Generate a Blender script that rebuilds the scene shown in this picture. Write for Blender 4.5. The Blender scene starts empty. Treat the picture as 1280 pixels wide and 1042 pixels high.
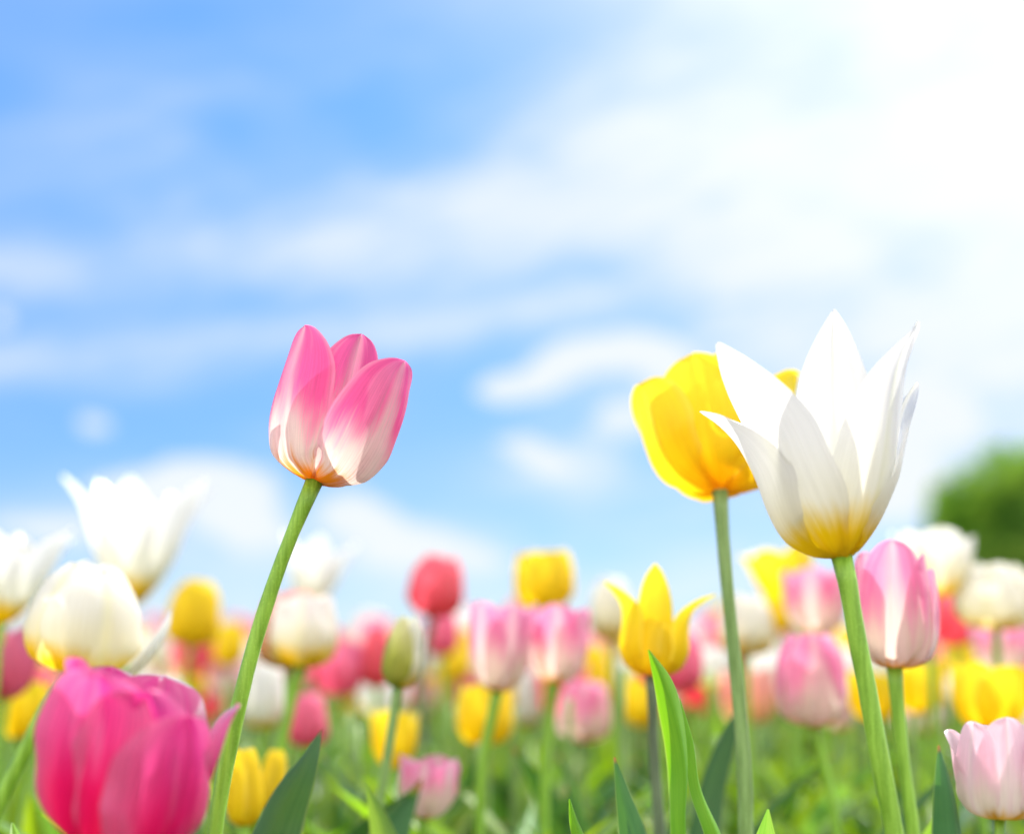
import bpy, math, random
from mathutils import Vector, Matrix
random.seed(11)
R = math.radians
# ------------------------------------------------------------------ camera
scene = bpy.context.scene
COL = scene.collection
F = 1778.0                      # focal length in photo pixels (1280 wide)
ZC = 0.36
PITCH = R(10.8)
cam_d = bpy.data.cameras.new('camera'); cam = bpy.data.objects.new('camera', cam_d)
COL.objects.link(cam); scene.camera = cam
cam.location = (0, 0, ZC); cam.rotation_euler = (R(90) + PITCH, 0, 0)
cam_d.sensor_width = 36; cam_d.lens = 50; cam_d.clip_start = 0.01; cam_d.clip_end = 3000
cam_d.dof.use_dof = True; cam_d.dof.focus_distance = 0.592; cam_d.dof.aperture_fstop = 3.4
cam_d.dof.aperture_blades = 0
def pdir(px, py):
    v = Vector(((px - 640) / F, -(py - 521) / F, -1.0)); v.rotate(cam.rotation_euler); return v
def at(px, py, Y):
    v = pdir(px, py); return Vector((0, 0, ZC)) + v * (Y / v.y)
def span(px, Y):                # metres covered by px photo pixels at distance Y
    return px * Y / F
# ------------------------------------------------------------------ light
SUN_AZ, SUN_EL = R(50), R(56)   # azimuth to the right of the view direction (+Y)
sun_d = bpy.data.lights.new('sun', 'SUN'); sun = bpy.data.objects.new('sun', sun_d); COL.objects.link(sun)
sun_d.energy = 2.35; sun_d.angle = R(0.5); sun_d.color = (1.0, 0.955, 0.88)
sd = Vector((math.sin(SUN_AZ) * math.cos(SUN_EL), math.cos(SUN_AZ) * math.cos(SUN_EL), math.sin(SUN_EL)))
sun.rotation_euler = sd.to_track_quat('Z', 'Y').to_euler()
sun.location = (3, 3, 5)
scene.view_settings.view_transform = 'Standard'; scene.view_settings.look = 'None'
scene.view_settings.exposure = 1.50; scene.view_settings.gamma = 1.0
scene.cycles.max_bounces = 10; scene.cycles.transmission_bounces = 8; scene.cycles.diffuse_bounces = 6
# ------------------------------------------------------------------ node helpers
class NT:
    def __init__(s, tree): s.t = tree; s.n = tree.nodes; s.l = tree.links
    def node(s, typ, **kw):
        n = s.n.new(typ)
        for k, v in kw.items(): setattr(n, k, v)
        return n
    def put(s, sock, v):
        if isinstance(v, bpy.types.NodeSocket): s.l.new(v, sock)
        elif v is not None: sock.default_value = v
    def math(s, op, a, b=None, c=None, clamp=False):
        n = s.node('ShaderNodeMath', operation=op, use_clamp=clamp)
        s.put(n.inputs[0], a); s.put(n.inputs[1], b); s.put(n.inputs[2], c); return n.outputs[0]
    def mix(s, f, a, b, typ='MIX'):
        n = s.node('ShaderNodeMixRGB', blend_type=typ)
        s.put(n.inputs[0], f)
        for i, v in ((1, a), (2, b)):
            s.put(n.inputs[i], v if isinstance(v, bpy.types.NodeSocket) else (*v, 1.0))
        return n.outputs[0]
    def smooth(s, x, lo, hi, tlo=0.0, thi=1.0):
        n = s.node('ShaderNodeMapRange', interpolation_type='SMOOTHSTEP')
        for i, v in enumerate((x, lo, hi, tlo, thi)): s.put(n.inputs[i], v)
        return n.outputs[0]
    def noise(s, vec, scale, detail=3.0, rough=0.5, dist=0.0):
        n = s.node('ShaderNodeTexNoise'); s.put(n.inputs['Vector'], vec)
        n.inputs['Scale'].default_value = scale; n.inputs['Detail'].default_value = detail
        n.inputs['Roughness'].default_value = rough; n.inputs['Distortion'].default_value = dist
        return n.outputs['Fac']
    def comb(s, x, y, z):
        n = s.node('ShaderNodeCombineXYZ'); s.put(n.inputs[0], x); s.put(n.inputs[1], y); s.put(n.inputs[2], z); return n.outputs[0]
    def sep(s, v):
        n = s.node('ShaderNodeSeparateXYZ'); s.put(n.inputs[0], v); return n.outputs
# ------------------------------------------------------------------ sky
world = bpy.data.worlds.new('World'); scene.world = world; world.use_nodes = True
w = NT(world.node_tree); w.n.clear()
sky = w.node('ShaderNodeTexSky', sky_type='NISHITA'); sky.sun_disc = False
sky.sun_elevation = SUN_EL; sky.sun_rotation = SUN_AZ
sky.air_density = 1.0; sky.dust_density = 0.3; sky.ozone_density = 1.8
tc = w.node('ShaderNodeTexCoord'); D = tc.outputs['Generated']
X, Y_, Z = w.sep(D)
warp = w.noise(D, 4.0, 4.0, 0.55)
warp2 = w.noise(w.comb(w.math('ADD', X, 7.0), Y_, Z), 5.0, 4.0, 0.6)
wx = w.math('ADD', X, w.math('MULTIPLY', w.math('SUBTRACT', warp, 0.5), 0.10))
wz = w.math('ADD', Z, w.math('MULTIPLY', w.math('SUBTRACT', warp2, 0.5), 0.06))
def blob(px, py, rx, ry, rot, gain, soft=1.0, wx=wx, wz=wz):
    """one cloud in the sky: its direction, angular size, tilt and density"""
    d = pdir(px, py).normalized(); sx = rx / F; sz = ry / F
    dx = w.math('SUBTRACT', wx, d.x); dz = w.math('SUBTRACT', wz, d.z)
    c, s_ = math.cos(R(rot)), math.sin(R(rot))
    a = w.math('DIVIDE', w.math('ADD', w.math('MULTIPLY', dx, c), w.math('MULTIPLY', dz, s_)), sx)
    b = w.math('DIVIDE', w.math('SUBTRACT', w.math('MULTIPLY', dz, c), w.math('MULTIPLY', dx, s_)), sz)
    q = w.math('ADD', w.math('MULTIPLY', a, a), w.math('MULTIPLY', b, b))
    return w.math('MULTIPLY', w.math('EXPONENT', w.math('MULTIPLY', q, -soft)), gain)
CLOUDS = [
    (100, 318, 330, 34, 2, .50), (430, 290, 230, 36, 8, .42), (640, 245, 220, 52, 14, .42), (900, 250, 300, 100, 6, .5),
    (1040, 60, 380, 110, 20, .5), (1290, 230, 330, 200, 0, 3.0), (1180, 470, 260, 120, 0, .85),
    (250, 425, 420, 26, 6, .36), (60, 455, 260, 26, 0, .25), (640, 385, 260, 20, 5, .2), (330, 120, 330, 80, 18, .10), (120, 200, 240, 70, 0, .12),
    (760, 620, 140, 40, 0, .45), (200, 650, 160, 50, 0, .5), (480, 700, 120, 40, 0, .5), (780, 520, 110, 36, 0, .35), (690, 590, 70, 30, -12, .5),
    (1130, 600, 90, 70, 0, 1.4), (700, 745, 900, 70, 0, .5), (640, 860, 1600, 60, 0, .6)]
PUFFS = [(636, 486, 40, 17, 5, 1.1), (696, 460, 44, 22, 30, 1.2), (756, 442, 50, 20, 5, 1.3), (820, 446, 48, 22, -14, 1.3), (864, 478, 34, 20, -40, 1.0), (790, 520, 60, 34, 20, .6),
    (650, 560, 40, 16, -12, .7), (690, 580, 36, 14, -20, .6), (235, 606, 85, 28, 4, 1.0), (300, 645, 65, 40, -20, 1.0), (160, 612, 50, 12, 0, .6), (450, 642, 52, 26, -6, 1.0), (510, 684, 70, 26, 0, .8),
    (115, 532, 26, 14, 0, .55), (3, 400, 14, 18, 0, .5), (1165, 505, 60, 26, -38, 1.2), (1110, 590, 60, 60, 0, 1.0), (585, 700, 70, 16, 0, .5), (60, 660, 90, 22, 0, .6)]
acc = None
for c in CLOUDS:
    b = blob(*c); acc = b if acc is None else w.math('ADD', acc, b)
# fine structure of the clouds, stretched along the horizon
nz = w.noise(w.comb(w.math('MULTIPLY', X, 1.0), Y_, w.math('MULTIPLY', Z, 2.6)), 7.0, 6.0, 0.55, 0.3)
nz = w.smooth(nz, 0.28, 0.72, 0.35, 1.6)
st_ = w.noise(w.comb(w.math('ADD', X, w.math('MULTIPLY', Z, 0.9)), Y_, w.math('MULTIPLY', w.math('SUBTRACT', Z, w.math('MULTIPLY', X, 0.35)), 4.5)), 13.0, 4.0, 0.6, 0.2)
nz = w.math('MULTIPLY', nz, w.smooth(st_, 0.3, 0.7, 0.6, 1.4))
wisp = w.noise(w.comb(X, w.math('MULTIPLY', Y_, .6), w.math('MULTIPLY', Z, 3.4)), 3.2, 5.0, 0.6, 0.6)
wisp = w.math('MULTIPLY', w.smooth(wisp, 0.42, 0.75), 0.14)
cover = w.math('MULTIPLY', acc, nz)
cover = w.math('ADD', cover, wisp)
pacc = None
for c in PUFFS:
    b = blob(*c, wx=X, wz=Z); pacc = b if pacc is None else w.math('ADD', pacc, b)
pn = w.noise(w.comb(X, Y_, w.math('MULTIPLY', Z, 1.6)), 26.0, 5.0, 0.6, 0.4)
puff = w.smooth(w.math('ADD', pacc, w.math('MULTIPLY', w.math('SUBTRACT', pn, 0.5), 1.1)), 0.25, 0.80, 0.0, 2.6)
puff = w.math('MULTIPLY', puff, w.smooth(pacc, 0.05, 0.4))
cover = w.math('ADD', cover, puff)
cover = w.math('SUBTRACT', 1.0, w.math('EXPONENT', w.math('MULTIPLY', cover, -1.1)), clamp=True)
SKY_GAIN = 0.71
hs = w.node('ShaderNodeHueSaturation'); w.put(hs.inputs['Color'], sky.outputs[0])
hs.inputs['Saturation'].default_value = 1.05; hs.inputs['Hue'].default_value = 0.5; hs.inputs['Value'].default_value = SKY_GAIN
tint = w.mix(w.smooth(Z, 0.08, 0.46), (0.52, 0.70, 0.95), (0.64, 1.03, 1.32))
mt = w.node('ShaderNodeMixRGB', blend_type='MULTIPLY'); mt.inputs[0].default_value = 1.0; w.put(mt.inputs[1], hs.outputs[0]); w.put(mt.inputs[2], tint)
skyc = mt.outputs[0]
# thin high haze brightening towards the sun
sdot = w.node('ShaderNodeVectorMath', operation='DOT_PRODUCT'); w.put(sdot.inputs[0], D); sdot.inputs[1].default_value = sd
aur = w.math('MULTIPLY', w.smooth(sdot.outputs['Value'], 0.60, 0.90), 0.85)
cover = w.math('SUBTRACT', 1.0, w.math('MULTIPLY', w.math('SUBTRACT', 1.0, cover), w.math('SUBTRACT', 1.0, aur)))
# unseen bright cloud added behind the camera to fill the flowers' shaded sides
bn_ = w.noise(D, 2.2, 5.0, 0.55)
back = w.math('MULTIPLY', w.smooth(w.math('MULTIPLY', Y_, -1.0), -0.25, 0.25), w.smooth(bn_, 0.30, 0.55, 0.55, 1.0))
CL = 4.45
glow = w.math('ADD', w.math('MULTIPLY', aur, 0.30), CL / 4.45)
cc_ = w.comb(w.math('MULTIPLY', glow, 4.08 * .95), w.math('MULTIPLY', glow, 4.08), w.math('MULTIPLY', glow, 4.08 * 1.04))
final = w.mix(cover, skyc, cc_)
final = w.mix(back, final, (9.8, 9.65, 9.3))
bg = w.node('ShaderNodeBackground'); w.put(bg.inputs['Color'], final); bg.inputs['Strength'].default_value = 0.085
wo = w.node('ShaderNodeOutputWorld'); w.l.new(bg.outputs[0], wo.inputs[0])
# ------------------------------------------------------------------ objects helpers
def tag(o, label, cat, group=None):
    o['label'] = label; o['category'] = cat
    if group: o['group'] = group
    return o
def mesh(name, verts, faces, mat, uvs=None, smooth=True):
    me = bpy.data.meshes.new(name); me.from_pydata([tuple(v) for v in verts], [], faces); me.update()
    for m in (mat if isinstance(mat, (list, tuple)) else [mat]): me.materials.append(m)
    if uvs:
        lay = me.uv_layers.new(name='UVMap').data
        for l in me.loops: lay[l.index].uv = uvs[l.vertex_index]
    if smooth: me.polygons.foreach_set('use_smooth', [True] * len(me.polygons))
    return me
def obj(name, me, parent=None, mat=None):
    o = bpy.data.objects.new(name, me); COL.objects.link(o)
    if parent: o.parent = parent
    if mat is not None: o.matrix_local = mat
    return o
def empty(name, loc):
    o = bpy.data.objects.new(name, None); COL.objects.link(o); o.location = loc; o.empty_display_size = 0.03; return o
def lerpk(keys, x):
    """smooth (monotone-ish) interpolation of a key list [(x, y...)]"""
    if x <= keys[0][0]: return list(keys[0][1:])
    for i in range(len(keys) - 1):
        if x <= keys[i + 1][0]:
            t = (x - keys[i][0]) / (keys[i + 1][0] - keys[i][0])
            k0 = keys[max(i - 1, 0)]; k1 = keys[i]; k2 = keys[i + 1]; k3 = keys[min(i + 2, len(keys) - 1)]
            out = []
            h = k2[0] - k1[0]
            for j in range(1, len(k1)):
                m1 = (k2[j] - k0[j]) / max(k2[0] - k0[0], 1e-6) * h; m2 = (k3[j] - k1[j]) / max(k3[0] - k1[0], 1e-6) * h
                out.append((2*t**3 - 3*t**2 + 1) * k1[j] + (t**3 - 2*t**2 + t) * m1 + (-2*t**3 + 3*t**2) * k2[j] + (t**3 - t**2) * m2)
            return out
    return list(keys[-1][1:])
# ------------------------------------------------------------------ materials
def out_surface(t, shader):
    o = t.node('ShaderNodeOutputMaterial'); t.l.new(shader, o.inputs['Surface'])
def petal_mat(name, base, mid, top, v=(0.08, 0.2, 0.42, 0.66), ridge=None, ridge_amt=0.35, ridge_w=0.16, vmarg=0.10, band=0.0, edge=None, edge0=0.82, edge_amt=0.6, trans=0.56,
              gloss=0.35, streak=0.12, basespread=0.0, veins=0.10, tcol=None):
    """three colour zones from the base of the petal to its tip, feathered along the veins"""
    m = bpy.data.materials.new(name); m.use_nodes = True; t = NT(m.node_tree); t.n.clear()
    uv = t.node('ShaderNodeUVMap'); U, V, _ = t.sep(uv.outputs[0])
    oi = t.node('ShaderNodeObjectInfo'); rnd = oi.outputs['Random']
    c = t.math('ABSOLUTE', t.math('MULTIPLY', t.math('SUBTRACT', U, 0.5), 2.0))
    off = t.math('MULTIPLY', rnd, 13.0)
    fine = t.noise(t.comb(t.math('MULTIPLY', U, 80.0), t.math('MULTIPLY', V, 2.2), off), 1.0, 3.0, 0.6)
    broad = t.noise(t.comb(t.math('MULTIPLY', U, 5.0), t.math('MULTIPLY', V, 1.8), off), 1.0, 2.0, 0.5)
    jit = t.math('ADD', t.math('MULTIPLY', t.math('SUBTRACT', fine, 0.5), streak * 1.5), t.math('MULTIPLY', t.math('SUBTRACT', broad, 0.5), streak * 2.2))
    vv = t.math('ADD', V, jit)
    vb = t.math('ADD', vv, t.math('MULTIPLY', c, basespread))      # the base patch is a tongue, longer at the midrib
    col = t.mix(t.smooth(vb, v[0], v[1]), base, mid)
    vt = t.math('ADD', vv, t.math('MULTIPLY', c, vmarg))           # the tip colour comes lower down at the margins
    col = t.mix(t.smooth(vt, v[2], v[3]), col, top)
    if ridge:
        rr = t.smooth(t.math('ADD', c, t.math('MULTIPLY', t.math('SUBTRACT', fine, .5), ridge_w)), 0.0, ridge_w, 1.0, 0.0)
        rr = t.math('MULTIPLY', rr, t.math('MULTIPLY', ridge_amt, t.smooth(V, 0.1, 0.35)))
        col = t.mix(rr, col, ridge)
    if edge:
        col = t.mix(t.math('MULTIPLY', t.smooth(c, edge0, 1.0), edge_amt), col, edge)
    if band: col = t.mix(t.math('MULTIPLY', t.smooth(broad, 0.5, 0.68), band), col, edge)
    ve = t.smooth(fine, 0.3, 0.7, 1.0 - veins, 1.0 + veins * 0.3)
    n = t.node('ShaderNodeMixRGB', blend_type='MULTIPLY'); n.inputs[0].default_value = 1.0
    t.put(n.inputs[1], col); t.put(n.inputs[2], t.comb(ve, ve, ve)); col = n.outputs[0]
    hs = t.node('ShaderNodeHueSaturation'); t.put(hs.inputs['Color'], col)
    t.put(hs.inputs['Value'], t.smooth(rnd, 0.0, 1.0, 0.93, 1.05)); col = hs.outputs[0]
    bump = t.node('ShaderNodeBump'); bump.inputs['Strength'].default_value = 0.45; bump.inputs['Distance'].default_value = 0.0007
    t.put(bump.inputs['Height'], t.math('MULTIPLY', fine, t.smooth(V, 0.80, 0.97, 1.0, 0.0)))
    df = t.node('ShaderNodeBsdfDiffuse'); t.put(df.inputs['Color'], col); t.put(df.inputs['Normal'], bump.outputs[0])
    gm = t.node('ShaderNodeGamma'); t.put(gm.inputs[0], col); gm.inputs[1].default_value = tcol or 1.0
    tr = t.node('ShaderNodeBsdfTranslucent'); t.put(tr.inputs['Color'], gm.outputs[0]); t.put(tr.inputs['Normal'], bump.outputs[0])
    mx = t.node('ShaderNodeMixShader'); mx.inputs[0].default_value = trans
    t.l.new(df.outputs[0], mx.inputs[1]); t.l.new(tr.outputs[0], mx.inputs[2])
    gl = t.node('ShaderNodeBsdfGlossy'); gl.inputs['Roughness'].default_value = 0.38; t.put(gl.inputs['Normal'], bump.outputs[0])
    fr = t.node('ShaderNodeFresnel'); fr.inputs[0].default_value = 1.38
    m2 = t.node('ShaderNodeMixShader'); t.put(m2.inputs[0], t.math('MULTIPLY', fr.outputs[0], gloss))
    t.l.new(mx.outputs[0], m2.inputs[1]); t.l.new(gl.outputs[0], m2.inputs[2])
    out_surface(t, m2.outputs[0]); return m
def leaf_mat(name, col, col2, trans=0.42, red=0.0, gloss=0.32, edge=(0.30, 0.42, 0.20)):
    m = bpy.data.materials.new(name); m.use_nodes = True; t = NT(m.node_tree); t.n.clear()
    uv = t.node('ShaderNodeUVMap'); U, V, _ = t.sep(uv.outputs[0])
    rnd = t.node('ShaderNodeObjectInfo').outputs['Random']
    c = t.math('ABSOLUTE', t.math('MULTIPLY', t.math('SUBTRACT', U, 0.5), 2.0))
    st = t.noise(t.comb(t.math('MULTIPLY', U, 64.0), t.math('MULTIPLY', V, 1.2), t.math('MULTIPLY', rnd, 9.0)), 1.0, 2.0, 0.5)
    bl = t.noise(t.comb(t.math('MULTIPLY', U, 3.0), t.math('MULTIPLY', V, 5.0), t.math('MULTIPLY', rnd, 9.0)), 1.0, 3.0, 0.5)
    f = t.math('ADD', t.math('MULTIPLY', st, 0.6), t.math('MULTIPLY', bl, 0.4))
    cc = t.mix(t.smooth(f, 0.35, 0.65), col, col2)
    cc = t.mix(t.math('MULTIPLY', t.smooth(c, 0.90, 0.99), 0.55), cc, edge)
    if red: cc = t.mix(t.smooth(V, 0.955, 0.995, 0.0, red), cc, (0.45, 0.16, 0.10))
    hs = t.node('ShaderNodeHueSaturation'); t.put(hs.inputs['Color'], cc)
    t.put(hs.inputs['Value'], t.smooth(rnd, 0.0, 1.0, 0.75, 1.25)); t.put(hs.inputs['Hue'], t.smooth(rnd, 0.0, 1.0, 0.485, 0.51)); cc = hs.outputs[0]
    bump = t.node('ShaderNodeBump'); bump.inputs['Strength'].default_value = 0.3; bump.inputs['Distance'].default_value = 0.0005
    t.put(bump.inputs['Height'], st)
    df = t.node('ShaderNodeBsdfDiffuse'); t.put(df.inputs['Color'], cc); t.put(df.inputs['Normal'], bump.outputs[0])
    tcn = t.mix(1.0, cc, (1.45, 1.3, 0.25), 'MULTIPLY')
    tr = t.node('ShaderNodeBsdfTranslucent'); t.put(tr.inputs['Color'], tcn)
    mx = t.node('ShaderNodeMixShader'); mx.inputs[0].default_value = trans
    t.l.new(df.outputs[0], mx.inputs[1]); t.l.new(tr.outputs[0], mx.inputs[2])
    gl = t.node('ShaderNodeBsdfGlossy'); gl.inputs['Roughness'].default_value = 0.48; t.put(gl.inputs['Normal'], bump.outputs[0])
    fr = t.node('ShaderNodeFresnel'); fr.inputs[0].default_value = 1.42
    m2 = t.node('ShaderNodeMixShader'); t.put(m2.inputs[0], t.math('MINIMUM', t.math('MULTIPLY', fr.outputs[0], gloss * 2.0), 0.10))
    t.l.new(mx.outputs[0], m2.inputs[1]); t.l.new(gl.outputs[0], m2.inputs[2])
    out_surface(t, m2.outputs[0]); return m
def stem_mat(name, c1, c2, rough=0.42, sss=0.25):
    m = bpy.data.materials.new(name); m.use_nodes = True; t = NT(m.node_tree)
    b = t.n['Principled BSDF']
    tc = t.node('ShaderNodeTexCoord'); x, y, z = t.sep(tc.outputs['Object'])
    n1 = t.noise(t.comb(t.math('MULTIPLY', x, 14.0), t.math('MULTIPLY', y, 14.0), z), 22.0, 5.0, 0.65)
    n2 = t.noise(tc.outputs['Object'], 1400.0, 2.0)
    cc = t.mix(t.smooth(n1, 0.36, 0.64), tuple(k * .8 for k in c1), tuple(k * 1.08 for k in c2))
    cc = t.mix(t.math('MULTIPLY', t.smooth(n2, 0.55, 0.75), 0.25), cc, tuple(min(1, k * 1.8 + .05) for k in c2))
    t.put(b.inputs['Base Color'], cc); b.inputs['Roughness'].default_value = rough
    b.inputs['Subsurface Weight'].default_value = sss; b.inputs['Subsurface Scale'].default_value = 0.004
    b.inputs['Subsurface Radius'].default_value = (0.7, 1.0, 0.3)
    b.inputs['Specular IOR Level'].default_value = 0.4
    b.inputs['Sheen Weight'].default_value = 0.15; b.inputs['Sheen Roughness'].default_value = 0.4
    bp = t.node('ShaderNodeBump'); bp.inputs['Strength'].default_value = 0.15; bp.inputs['Distance'].default_value = 0.0003
    t.put(bp.inputs['Height'], n2); t.put(b.inputs['Normal'], bp.outputs[0])
    return m
P = {}
P['pinkwhite'] = petal_mat('petal_pink_white', (0.95, 0.42, 0.02), (0.94, 0.90, 0.82), (0.94, 0.14, 0.42), v=(0.10, 0.27, 0.42, 0.78), ridge=(0.94, 0.68, 0.68), ridge_amt=0.5, ridge_w=0.32, vmarg=0.26, edge=(0.95, 0.5, 0.66), band=0.3, basespread=0.10, streak=0.24, veins=0.16)
P['softpink'] = petal_mat('petal_soft_pink', (0.95, 0.50, 0.06), (0.92, 0.82, 0.72), (0.93, 0.32, 0.56), v=(0.08, 0.22, 0.44, 0.86), ridge=(0.93, 0.80, 0.74), ridge_amt=0.6, ridge_w=0.4, vmarg=0.2, edge=(0.95, 0.6, 0.75), band=0.3, basespread=0.05, streak=0.24)
P['palepink'] = petal_mat('petal_pale_pink', (0.92, 0.62, 0.06), (0.93, 0.88, 0.78), (0.94, 0.66, 0.76), v=(0.10, 0.30, 0.35, 0.75), ridge=(0.93, 0.78, 0.78), ridge_amt=0.6, edge=(0.95, 0.75, 0.8), streak=0.12)
P['white'] = petal_mat('petal_white', (0.82, 0.62, 0.01), (0.85, 0.85, 0.78), (0.86, 0.86, 0.85), v=(0.22, 0.40, 0.42, 0.7), ridge=(0.84, 0.85, 0.66), ridge_amt=0.45, basespread=0.10, streak=0.06, veins=0.07, trans=0.54)
P['whitecup'] = petal_mat('petal_white_cup', (0.90, 0.66, 0.02), (0.90, 0.87, 0.70), (0.90, 0.90, 0.87), v=(0.28, 0.50, 0.5, 0.8), ridge=(0.88, 0.86, 0.5), ridge_amt=0.4, streak=0.08, veins=0.05, trans=0.54)
P['cream'] = petal_mat('petal_cream', (0.86, 0.60, 0.02), (0.88, 0.85, 0.68), (0.90, 0.89, 0.83), v=(0.18, 0.44, 0.4, 0.8), ridge=(0.86, 0.82, 0.45), ridge_amt=0.4, basespread=0.0, streak=0.08, veins=0.05, trans=0.54)
P['yellow'] = petal_mat('petal_yellow', (0.94, 0.58, 0.006), (0.95, 0.74, 0.02), (0.95, 0.77, 0.035), v=(0.02, 0.30, 0.4, 0.8), edge=(0.95, 0.80, 0.12), streak=0.10, veins=0.08)
P['magenta'] = petal_mat('petal_magenta', (0.75, 0.45, 0.38), (0.94, 0.012, 0.22), (0.96, 0.08, 0.42), v=(0.02, 0.09, 0.4, 0.9), edge=(0.95, 0.25, 0.52), edge0=0.25, edge_amt=0.85, streak=0.16, band=0.6, veins=0.25, gloss=0.6)  # wide pale margins put the sheen of lit petal edges into the colour
P['coral'] = petal_mat('petal_coral', (0.80, 0.20, 0.06), (0.93, 0.14, 0.20), (0.94, 0.20, 0.28), v=(0.02, 0.15, 0.4, 0.8), edge=(0.9, 0.35, 0.4), streak=0.1)
P['pink'] = petal_mat('petal_rose', (0.9, 0.5, 0.3), (0.92, 0.20, 0.36), (0.93, 0.26, 0.44), v=(0.04, 0.2, 0.4, 0.8), edge=(0.95, 0.5, 0.6), streak=0.12)
P['bud'] = petal_mat('petal_green_bud', (0.34, 0.40, 0.03), (0.52, 0.54, 0.10), (0.84, 0.80, 0.46), v=(0.05, 0.35, 0.5, 1.0), ridge=(0.40, 0.46, 0.08), ridge_amt=0.6, streak=0.1)
P['apricot'] = petal_mat('petal_apricot', (0.9, 0.45, 0.05), (0.93, 0.62, 0.38), (0.93, 0.46, 0.40), v=(0.05, 0.3, 0.4, 0.8), edge=(0.95, 0.65, 0.3), streak=0.14)
LM = {
 'fresh': leaf_mat('leaf_fresh', (0.18, 0.38, 0.03), (0.28, 0.48, 0.05), 0.56),
 'blue': leaf_mat('leaf_glaucous', (0.05, 0.16, 0.065), (0.075, 0.21, 0.08), 0.35, red=0.8),
 'bright': leaf_mat('leaf_bright', (0.13, 0.32, 0.02), (0.20, 0.40, 0.03), 0.55),
 'grey': leaf_mat('leaf_grey_green', (0.15, 0.34, 0.10), (0.24, 0.44, 0.18), 0.45)}
SM = {
 'fresh': stem_mat('stem_fresh', (0.19, 0.40, 0.02), (0.25, 0.46, 0.045)),
 'grey': stem_mat('stem_grey_green', (0.17, 0.30, 0.07), (0.23, 0.36, 0.12)),
 'dark': stem_mat('stem_dark', (0.08, 0.12, 0.06), (0.13, 0.18, 0.10))}
# ------------------------------------------------------------------ petal and bloom geometry
# centre line of a petal in the (radius, height) plane, as fractions of R and H; half width as fraction of W
PROF = {
 'cup':  [(0, .05, 0), (.12, .45, .02), (.25, .82, .10), (.42, 1.0, .30), (.60, 1.0, .52), (.78, .92, .75), (.90, .84, .89), (1, .78, 1.0)],
 'egg':  [(0, .05, 0), (.12, .45, .02), (.25, .84, .10), (.42, 1.0, .30), (.60, .96, .52), (.78, .84, .76), (.90, .68, .90), (1, .46, 1.0)],
 'lily': [(0, .05, 0), (.12, .27, .05), (.28, .56, .19), (.45, .80, .38), (.62, .95, .58), (.80, 1.12, .79), (.91, 1.30, .91), (1, 1.50, 1.0)],
 'curl': [(0, .05, 0), (.12, .45, .03), (.25, .84, .13), (.42, 1.0, .34), (.58, .88, .55), (.74, .86, .73), (.88, 1.14, .90), (1, 1.50, 1.0)],
 'open': [(0, .05, 0), (.12, .42, .02), (.25, .78, .12), (.42, 1.0, .33), (.60, 1.08, .55), (.78, 1.10, .77), (.90, 1.12, .90), (1, 1.16, 1.0)]}
WID = {
 'round': [(0, .20), (.12, .50), (.28, .82), (.48, 1.0), (.66, .98), (.80, .82), (.90, .60), (.96, .38), (.985, .22), (1, .03)],
 'point': [(0, .22), (.12, .50), (.28, .86), (.44, 1.0), (.62, .92), (.76, .70), (.88, .40), (.95, .19), (.985, .07), (1, .008)],
 'ogive': [(0, .20), (.12, .52), (.28, .86), (.46, 1.0), (.64, .98), (.78, .86), (.88, .68), (.95, .44), (.985, .24), (1, .02)],
 'blunt': [(0, .20), (.12, .50), (.28, .82), (.48, 1.0), (.66, 1.0), (.80, .92), (.90, .74), (.96, .50), (.985, .32), (1, .03)]}
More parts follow.
